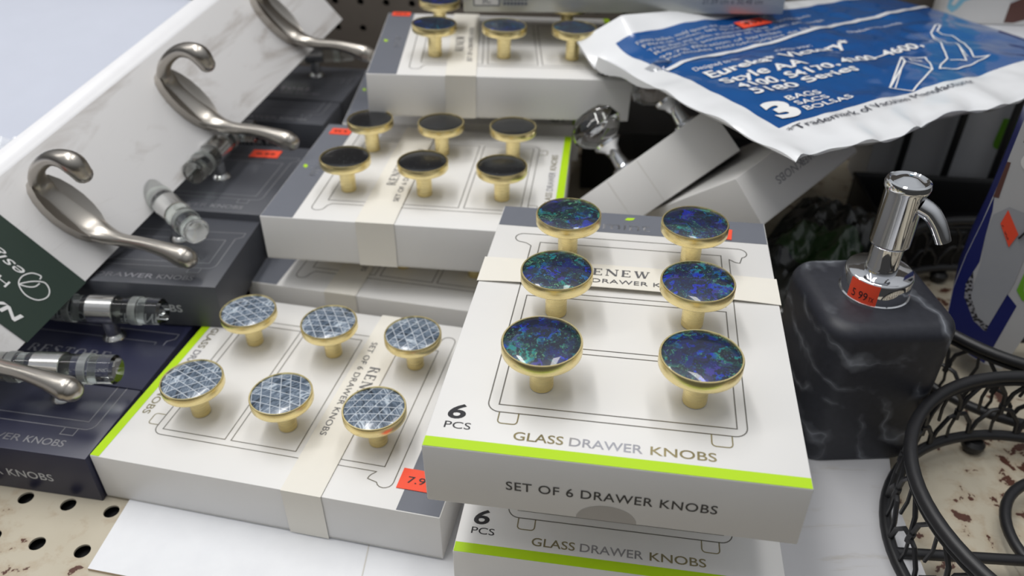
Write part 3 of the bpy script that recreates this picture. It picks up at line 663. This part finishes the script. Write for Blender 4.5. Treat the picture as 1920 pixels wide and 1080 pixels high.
mb = MB(); us = sorted(set([k * LU / 100 for k in range(101)] + [.0225])); vs_ = sorted(set([k * LV / 72 for k in range(73)] + [.0355]))
V = [[mb.bm.verts.new(bag_p(u, v)) for v in vs_] for u in us]
for i in range(len(us) - 1):
    for j in range(len(vs_) - 1):
        uc, vc = (us[i] + us[i + 1]) / 2, (vs_[j] + vs_[j + 1]) / 2
        blue = uc > .0225 and vc > .0355 and vc < .2080
        f = mb.bm.faces.new([V[i][j], V[i + 1][j], V[i + 1][j + 1], V[i][j + 1]]); f.material_index = mb.mi('bag_blue' if blue else 'bag_white'); f.smooth = True
Bt = [[mb.bm.verts.new(Vector((bag_p(u, v).x, bag_p(u, v).y, -.0018 - .0105 * max(0, (1 - abs(2 * u / LU - 1) ** 4) * (1 - abs(2 * v / LV - 1) ** 4)) ** .5 + (bag_z(u, v) if v > .2 else 0)))) for v in vs_] for u in us]
for i in range(len(us) - 1):
    for j in range(len(vs_) - 1):
        f = mb.bm.faces.new([Bt[i][j], Bt[i][j + 1], Bt[i + 1][j + 1], Bt[i + 1][j]]); f.material_index = mb.mi('bag_white'); f.smooth = True
n1, n2 = len(us) - 1, len(vs_) - 1
loop = [(i, 0) for i in range(n1)] + [(n1, j) for j in range(n2)] + [(i, n2) for i in range(n1, 0, -1)] + [(0, j) for j in range(n2, 0, -1)]
for (a, b), (c, d) in zip(loop, loop[1:] + loop[:1]):
    f = mb.bm.faces.new([V[a][b], Bt[a][b], Bt[c][d], V[c][d]]); f.material_index = mb.mi('bag_white'); f.smooth = True
tb = lambda x, y: bag_p(x, y, .0007)
def btxt(s, m, a, b, y, h, **k): mb.text(s, tb, m, a, b, y, h, sub=.006, **k)
btxt('Designed to fit:', 'white_ink', .036, .077, .1320, .0048)
btxt('Conçu pour:', 'white_ink', .112, .148, .1320, .0042); btxt('Diseñado a la medida:', 'white_ink', .196, .258, .1400, .0042)
btxt('Eureka* Victory*', 'white_ink', .038, .176, .1178, .0104, bold=.025)
btxt('Style AA', 'white_ink', .038, .114, .1030, .0100, bold=.02)
btxt('4100, S4170, 4300–4600,', 'white_ink', .040, .218, .0898, .0094, bold=.025)
btxt('5180 Series', 'white_ink', .040, .136, .0768, .0090, bold=.02)
btxt('3', 'white_ink', .031, .049, .0425, .0220, bold=.05)
for k, s in enumerate(('BAGS', 'SACS', 'BOLSAS')): btxt(s, 'white_ink', .053, (.082, .081, .094)[k], .0600 - .0078 * k, .0055, bold=.012)
btxt('*Trademark of Vacuum Manufacturer', 'bag_black_ink', .024, .190, .0256, .0066, bold=.0)
for k, (s1, s2) in enumerate((('Filters pollen, mold spores and micro particles', 'Filtre le pollen, les spores et microscopiques'), ('Traps dust and pollen at microscopic level', 'Retient la poussière et le pollen de sauge'), ('99.7% filtration of particles', 'Particules microscopiques de la maison'))):
    y = .1950 - k * .0145; btxt(s1, 'grey_ink', .033, .150, y, .0044); btxt(s2, 'grey_ink', .034, .205, y - .0062, .0044)
mb.ribbon([tuple(p) for p in smooth_path([(.0225 + .297 * k / 40, .1475 + .019 * k / 40) for k in range(41)], 1)], .0042, tb, 'bag_white')
# line drawing of an upright cleaner and its paper bag
def dl(P_, w=.0012, closed=False):
    q = []
    for a, b in zip(P_, P_[1:] + (P_[:1] if closed else [])):
        for k in range(6): q.append((a[0] + (b[0] - a[0]) * k / 6, a[1] + (b[1] - a[1]) * k / 6))
    if not closed: q.append(P_[-1])
    mb.ribbon(q, w, tb, 'white_ink', closed=closed)
dl([(.184, .082), (.200, .074), (.186, .057), (.141, .036), (.133, .048)], closed=True); dl([(.133, .048), (.177, .073), (.186, .057)]); dl([(.177, .073), (.184, .082)]); dl([(.136, .046), (.181, .077)], .0008); dl([(.186, .077), (.192, .072), (.190, .069), (.184, .073)], .0009, True)
dl([(.275, .121), (.270, .120), (.254, .111), (.239, .092), (.214, .066), (.199, .060), (.191, .055), (.205, .0505), (.222, .051), (.244, .054), (.234, .059), (.254, .082), (.264, .100), (.260, .106), (.261, .111), (.272, .117)], closed=True)
dl([(.239, .092), (.249, .085), (.223, .057), (.213, .063)]); dl([(.243, .079), (.230, .061)], .0008); dl([(.252, .108), (.246, .090)], .0008)
bag = mb.build('vacuum_bag_packet', mat=BAG); tag(bag, 'white and blue plastic packet of three vacuum cleaner bags lying on the cartons', 'packet')
st = MB(); q = [(.128, .1855), (.160, .1870), (.158, .2000), (.129, .1985)]
st.face([bag_p(x, y, .0012) for x, y in q], 'orange_paper'); st.face([bag_p(x, y, .0009) for x, y in q[::-1]], 'orange_paper'); st.text('4.99', lambda x, y: bag_p(x, y, .0015), 'black_ink', .134, .153, .190, .005)
so = st.build('price_sticker', bag); tag(so, 'orange price sticker')

# ------------------------------------------------------------------ soap dispenser
DSP = pose(.2005, .3600, .0121, .05)
root = empty('soap_dispenser', DSP); tag(root, 'black veined square soap dispenser with chrome pump', 'soap dispenser')
mb = MB(); b2 = bmesh.new(); bmesh.ops.create_cube(b2, size=1); hw = .0366
for v in b2.verts: v.co = Vector((v.co.x * 2 * hw, v.co.y * 2 * hw, .048 + v.co.z * .096))
bmesh.ops.bevel(b2, geom=[e_ for e_ in b2.edges if abs(e_.verts[0].co.z - e_.verts[1].co.z) > .05], offset=.016, segments=8, affect='EDGES', profile=.5)
bmesh.ops.bevel(b2, geom=[e_ for e_ in b2.edges if e_.verts[0].co.z > .09 and e_.verts[1].co.z > .09], offset=.0085, segments=6, affect='EDGES', profile=.5)
bmesh.ops.bevel(b2, geom=[e_ for e_ in b2.edges if e_.verts[0].co.z < .001 and e_.verts[1].co.z < .001], offset=.0015, segments=2, affect='EDGES', profile=.5)
b2.verts.index_update(); mb.mesh([v.co.copy() for v in b2.verts], [tuple(v.index for v in f.verts) for f in b2.faces], 'dark_resin', True); b2.free()
bo = mb.build('bottle', root)
mb = MB(); mb.lathe([(0, .0955), (.0186, .0955), (.0186, .0970), (.0178, .0974), (.0178, .1088), (.0174, .1099), (.0166, .1104), (.0060, .1105), (0, .1105)], 'chrome', 56); mb.build('collar', root)
mb = MB(); mb.lathe([(.0085, .1100), (.0085, .1140), (.0082, .1150), (.0082, .1290), (0, .1290)], 'chrome', 36); mb.build('pump_stem', root)
mb = MB(); mb.lathe([(0, .1270), (.0096, .1270), (.0102, .1276), (.0104, .1290), (.0102, .1580), (.0112, .1600), (.0114, .1620), (.0108, .1640), (.0096, .1646), (.0088, .1638), (.0070, .1640), (.0035, .1660), (0, .1664)], 'chrome', 48); mb.build('pump_head', root)
mb = MB(); sp = smooth_path([(.0060, -.0055, .1525), (.0110, -.0085, .1500), (.0145, -.0115, .1455), (.0172, -.0140, .1400), (.0186, -.0154, .1365)], 6); nn = len(sp)
rr = [.0050 - .0012 * k / (nn - 1) for k in range(nn)]; mb.tube(sp, rr, 'chrome', 18, cap=False)
d1 = (sp[-1] - sp[-2]).normalized(); mb.tube([sp[-1] - d1 * .0002, sp[-1] + d1 * .0002, sp[-1] - d1 * .006], [.0038, .0028, .0028], 'black_void', 18); mb.build('spout', root)
mb = MB(); N = 14
def cs(a, z, r=.01815): return Vector((r * cos(a), r * sin(a), z))
A0, A1 = -2.85, -1.95; zz0, zz1 = .0972, .1096
for k in range(N):
    b0 = A0 + (A1 - A0) * k / N; b1 = A0 + (A1 - A0) * (k + 1) / N
    mb.face([cs(b0, zz0), cs(b1, zz0), cs(b1, zz1), cs(b0, zz1)], 'orange_paper', True); mb.face([cs(b0, zz0, .0179), cs(b0, zz1, .0179), cs(b1, zz1, .0179), cs(b1, zz0, .0179)], 'orange_paper', True)
mb.text('5 99', lambda x, y: cs(A0 + x / .0181, zz0 + y, .0183), 'black_ink', .0026, .0112, .0022, .0050, sub=.004); mb.text('TX', lambda x, y: cs(A0 + x / .0181, zz0 + y, .0183), 'black_ink', .0120, .0146, .0022, .0030)
so = mb.build('price_sticker', root); tag(so, 'orange 5 99 price sticker on the chrome collar')

# ------------------------------------------------------------------ black wire baskets
def circ(cx, cy, z, r, n=72, a0=0, a1=2 * pi): return [(cx + r * cos(a0 + (a1 - a0) * k / n), cy + r * sin(a0 + (a1 - a0) * k / n), z) for k in range(n + (0 if a1 - a0 > 6.28 else 1))]
def basket(name, label, cx, cy, r, z0, z1, coil=True, nseg=20):
    root = empty(name, Matrix.Translation((cx, cy, .0002))); tag(root, label, 'basket', 'black wire baskets')
    mb = MB(); mb.tube(circ(0, 0, z1, r), .0034, 'black_wire', 12, closed=True); mb.tube(circ(0, 0, z1 - .0052, r), .0016, 'black_wire', 8, closed=True); mb.build('rim', root)
    mb = MB(); mb.tube(circ(0, 0, z0, r), .0032, 'black_wire', 12, closed=True); mb.build('base_ring', root)
    mb = MB(); mb.tube([(-r, .0065, z0), (r, .0065 - .012, z0)], .0030, 'black_wire', 10); mb.build('base_bar', root)
    if coil:
        mb = MB(); mb.tube(circ(.02, .012, z0, .045, 48), .0030, 'black_wire', 10, closed=True); mb.build('base_coil', root)
    for a in (1.65, 3.75, 5.85):
        mb = MB(); mb.lathe([(0, 0), (.0045, .0008), (.0066, .004), (.0066, .0068), (.0045, .0092), (0, .0098)], 'black_plastic', 20, mat=Matrix.Translation((r * cos(a), r * sin(a), 0))); mb.build('foot', root)
    mb = MB(); hh = z1 - z0 - .004; rows = 2; da = 2 * pi / nseg
    cyl = lambda a, z: (r * cos(a), r * sin(a), z)
    for row in range(rows):
        zb = z0 + hh * row / rows; zt = z0 + hh * (row + 1) / rows
        for k in range(nseg):
            a = (k + .5 * (row % 2)) * da
            mb.tube([cyl(a - da / 2, zb), cyl(a - da * .42, zb + (zt - zb) * .55), cyl(a - da * .2, zt - .001), cyl(a, zt), cyl(a + da * .2, zt - .001), cyl(a + da * .42, zb + (zt - zb) * .55), cyl(a + da / 2, zb)], .00135, 'black_wire', 6)
            if row < rows - 1: mb.tube([cyl(a, zt - .0035), cyl(a + .01, zt + .0035)], .0019, 'black_wire', 6)
            mb.tube([cyl(a, zb), cyl(a + da * .06, (zb + zt) / 2), cyl(a, zt)], .0010, 'black_wire', 5)
    mb.build('lattice', root); return root
basket('wire_basket', 'round black wire basket at the lower right on the chipped shelf', .2900, .2520, .0915, .0130, .0600)
basket('wire_basket', 'round black wire basket holding the blue and grey package', .3490, .4370, .0905, .0130, .0560, coil=False)

# ------------------------------------------------------------------ blue and grey bottle package standing in the rear basket
a0 = Vector((.86, -.50, 0)).normalized(); a1 = Vector((0, 0, 1)); a2 = a0.cross(a1)
PKG = frame(Vector((.3235, .3985, .0130)), a0, a1, a2)             # local z points out of the printed face
out = [(.0, .0050), (-.0116, .0052), (-.0240, .0095), (-.0345, .0200), (-.0420, .0360), (-.0445, .0550), (-.0445, .080), (-.0430, .105), (-.0425, .130), (-.0425, .195), (.0035, .195), (.0035, .034)]
mb = MB(); mb.prism(out, lambda x, y, d: Vector((x, y, -d)), .040, 'pack_lightgrey', 'pack_blue')
pf = lambda k: (lambda x, y: Vector((x, y, .00012 * k)))
mb.poly([(-.0107, .0056), (-.0240, .0100), (-.0343, .0204), (-.0417, .0362), (-.0442, .0550), (-.0442, .080), (-.0427, .105), (-.0420, .123), (-.0385, .112), (-.0380, .096), (-.0300, .060), (-.0178, .0310), (-.0160, .061), (-.0081, .0538)][:8] + [(-.0400, .1130), (-.0385, .0965), (-.0360, .0777), (-.0385, .0603), (-.0365, .0507), (-.0262, .0352), (-.0185, .0300), (-.0153, .0610), (-.0075, .0540)], pf(1), 'pack_blue')
mb.poly([(-.0172, .0300), (-.0262, .0352), (-.0365, .0507), (-.0385, .0603), (-.0372, .0700), (-.0340, .0600), (-.0330, .0520), (-.0250, .0390), (-.0174, .0345)], pf(2), 'mesh_print')
mb.poly([(-.0174, .0345), (-.0250, .0390), (-.0330, .0520), (-.0340, .0600), (-.0350, .0777), (-.0385, .0965), (-.0388, .1110), (-.0325, .1180), (-.0220, .1160), (-.0150, .1040), (-.0140, .0700)], pf(3), 'pack_grey')
mb.poly([(-.0112, .0650), (-.0060, .0590), (.0033, .0600), (.0033, .0780), (-.0112, .0780)], pf(3), 'pack_green')
mb.text('VG', pf(4), 'white_ink', -.0088, -.0012, .0655, .0060)
mb.text('JZ 4', lambda x, y: Vector((-.0045 - y, .0085 + x, .0004)), 'grey_ink', 0, .0095, 0, .0026)
mb.poly([(-.0425, .122), (-.0395, .122), (-.0405, .145), (-.0425, .145)], pf(2), 'pack_brown')
mb.poly(arc(-.0300, .1480, .0062, 0, 2 * pi, 20)[:-1], pf(2), 'white_card'); mb.poly(arc(-.0305, .1480, .0024, 0, 2 * pi, 14)[:-1], pf(3), 'black_ink')
mb.poly([(-.0385, .158), (-.0140, .158), (-.0140, .180), (-.0385, .180)], pf(2), 'black_ink')
pk = mb.build('bottle_package', mat=PKG); tag(pk, 'grey and blue printed package standing in the rear basket at right edge', 'package')
st = MB(); st.prism([(-.0335, .1065), (-.0245, .0925), (-.0225, .1022), (-.0325, .1160)], lambda x, y, d: Vector((x, y, .0009 - d)), .0004, 'orange_paper'); st.text('1 49', lambda x, y: Vector((-.0318 + x * .55 - y * .3, .1060 - x * .80 + y * .1, .0011)), 'black_ink', .0005, .0110, 0, .0045)
so = st.build('price_sticker', pk); tag(so, 'orange price sticker')
mb = MB()
for dx in (0, .0045): mb.tube([(-.0215 + dx, .100, .0012), (-.0165 + dx, .1145, .0030), (-.0080 + dx, .135, .0012)], .0006, 'black_wire', 6)
tag(mb.build('hanging_cord', pk), 'thin black cord loop')

# ------------------------------------------------------------------ black wire rack, white panels and tub behind
yaw = -.149; RK = pose(.392, .6515, 0, yaw)
root = empty('wire_rack', RK); tag(root, 'black barred rack standing before white panels at the right back', 'rack')
for k in range(-1, 5):
    mb = MB(); mb.box((.0405 * k - .0028, -.0025, .002), (.0405 * k + .0028, .0025, .146), 'black_wire', .0008); mb.build('upright_bar', root)
mb = MB(); mb.box((-.048, -.0045, 0), (.17, .0045, .0075), 'black_wire', .001); mb.build('bottom_rail', root)
mb = MB(); mb.box((-.048, -.0028, .1440), (.17, .0028, .1495), 'black_wire', .001); mb.build('top_rail', root)
mb = MB(); mb.box((0, 0, 0), (.190, .060, .150), 'panel_white', .001); fr = lambda x, z: Vector((x, -.00015, z))
mb.poly([(.1000, .062), (.1010, .058), (.1040, .056), (.150, .056), (.150, .085), (.1010, .085)], fr, 'pack_green')
pn = mb.build('white_carton', mat=pose(.330, .6710, .0002, yaw)); tag(pn, 'plain white carton with green printed tag standing behind the black bars', 'box')
mb = MB(); tx, ty, th2, wl = .24, .098, .034, .003
mb.box((0, 0, 0), (tx, ty, .003), 'black_plastic', .001)
for lo, hi in (((0, 0, .002), (tx, wl, th2)), ((0, ty - wl, .002), (tx, ty, th2)), ((0, wl, .002), (wl, ty - wl, th2)), ((tx - wl, wl, .002), (tx, ty - wl, th2))): mb.box(lo, hi, 'black_plastic', .0008)
mb.tube([(0, 0, th2), (tx, 0, th2), (tx, ty, th2), (0, ty, th2)], .0024, 'black_plastic', 8, closed=True)
tb_ = mb.build('black_tray', mat=pose(.2990, .5500, .0003, -.10)); tag(tb_, 'shallow black tray on the shelf before the barred rack', 'tray')
mb = MB(); mb.box((0, 0, 0), (.200, .080, .060), 'black_plastic', .001)  # black block added to darken the gap behind the crystal knobs
bc = mb.build('shade_filler', mat=pose(.0640, .6800, .0003, -.10)); tag(bc, 'added black block standing in for the dark shade behind the crystal knobs', 'box')
# package at the top right with pale blue print
PT = pose(.3800, .7150, .1505, -.12, 0)
mb = MB(); mb.box((0, 0, 0), (.200, .030, .16), 'white_card', .001); fr = lambda x, z: Vector((x, -.0002, z))
mb.poly([(.001, .159), (.001, .0130), (.0060, .0090), (.0100, .0120), (.0140, .0190), (.0300, .0260), (.0400, .0500), (.042, .159)], fr, 'sky_print')
mb.poly([(.0035, .0160), (.0065, .0150), (.0125, .0260), (.0180, .0460), (.0125, .0460), (.0070, .0280)], lambda x, z: Vector((x, -.0004, z)), 'white_card')
mb.poly([(.052, .0185), (.105, .0500), (.105, .0180), (.060, .0020), (.052, .0020)], fr, 'pack_brown'); mb.ribbon([(.052, .0195), (.105, .0512)], .0018, lambda x, z: Vector((x, -.0004, z)), 'grey_ink')
o = mb.build('printed_package', mat=PT); tag(o, 'white package with pale blue swoosh and brown corner at the top right', 'package')
# silver package lying over the rear carton's knobs
PS = pose(-.0405, .6470, .1757, .0, 0)
mb = MB(); mb.box((0, 0, 0), (.2560, .075, .034), 'silver_card', .0012); fr = lambda x, z: Vector((x, -.0002, z))
mb.ribbon([(.0085, .0055), (.0085, .030), (.0285, .030), (.0285, .0055)], .0008, fr, 'grey_print', closed=True); mb.poly([(.0092, .0060), (.0280, .0060), (.0280, .0295), (.0092, .0295)], lambda x, z: Vector((x, -.0001, z)), 'white_card'); mb.text('SC', lambda x, z: Vector((x, -.0004, z)), 'grey_print', .0150, .0220, .0075, .0050)
for k in range(7):
    for j in range(6):
        x = .0330 + k * .0028; z = .0055 + j * .0038; mb.poly([(x, z), (x + .0016, z + .0018), (x, z + .0032), (x - .0014, z + .0014)], fr, 'grey_print')
mb.text('21.59 cm x 30.48 cm', fr, 'grey_print', .190, .238, .0080, .0042)
o = mb.build('silver_package', mat=PS); tag(o, 'flat silver grey package resting across the rear carton knobs at top edge', 'package')
# dark film bag with green print between the propped carton and the dispenser
mb = MB(); n1, n2 = 44, 36; G = []; Bm = []
for i in range(n1 + 1):
    r_ = []; rb = []
    for j in range(n2 + 1):
        u, v = i / n1, j / n2; q = (max(0, 1 - abs(2 * u - 1) ** 3) * max(0, 1 - abs(2 * v - 1) ** 3)) ** .5
        x = u * .172; y = v * .090
        z = .006 + (.034 + .024 * u) * q + q * (.012 * noise.noise(Vector((u * 5, v * 5, 1.3))) + .007 * noise.noise(Vector((u * 13, v * 11, 4))) + .003 * noise.noise(Vector((u * 30, v * 26, 7))))
        r_.append(Vector((x, y, z))); rb.append(Vector((x, y, .006 - .0055 * q)))
    G.append(r_); Bm.append(rb)
V = [[mb.bm.verts.new(p) for p in r_] for r_ in G]
for i in range(n1):
    for j in range(n2):
        gr = .30 < i / n1 < .55 and .15 < j / n2 < .75
        f = mb.bm.faces.new([V[i][j], V[i + 1][j], V[i + 1][j + 1], V[i][j + 1]]); f.material_index = mb.mi('dark_green_print' if gr else 'dark_film'); f.smooth = True
add_grid(mb, Bm, 'dark_film', True)
o = mb.build('film_bag', mat=pose(.2150, .4200, .0005, .90), weld=1e-5); tag(o, 'dark glossy film bag with green print between the soap dispenser and propped carton', 'bag')
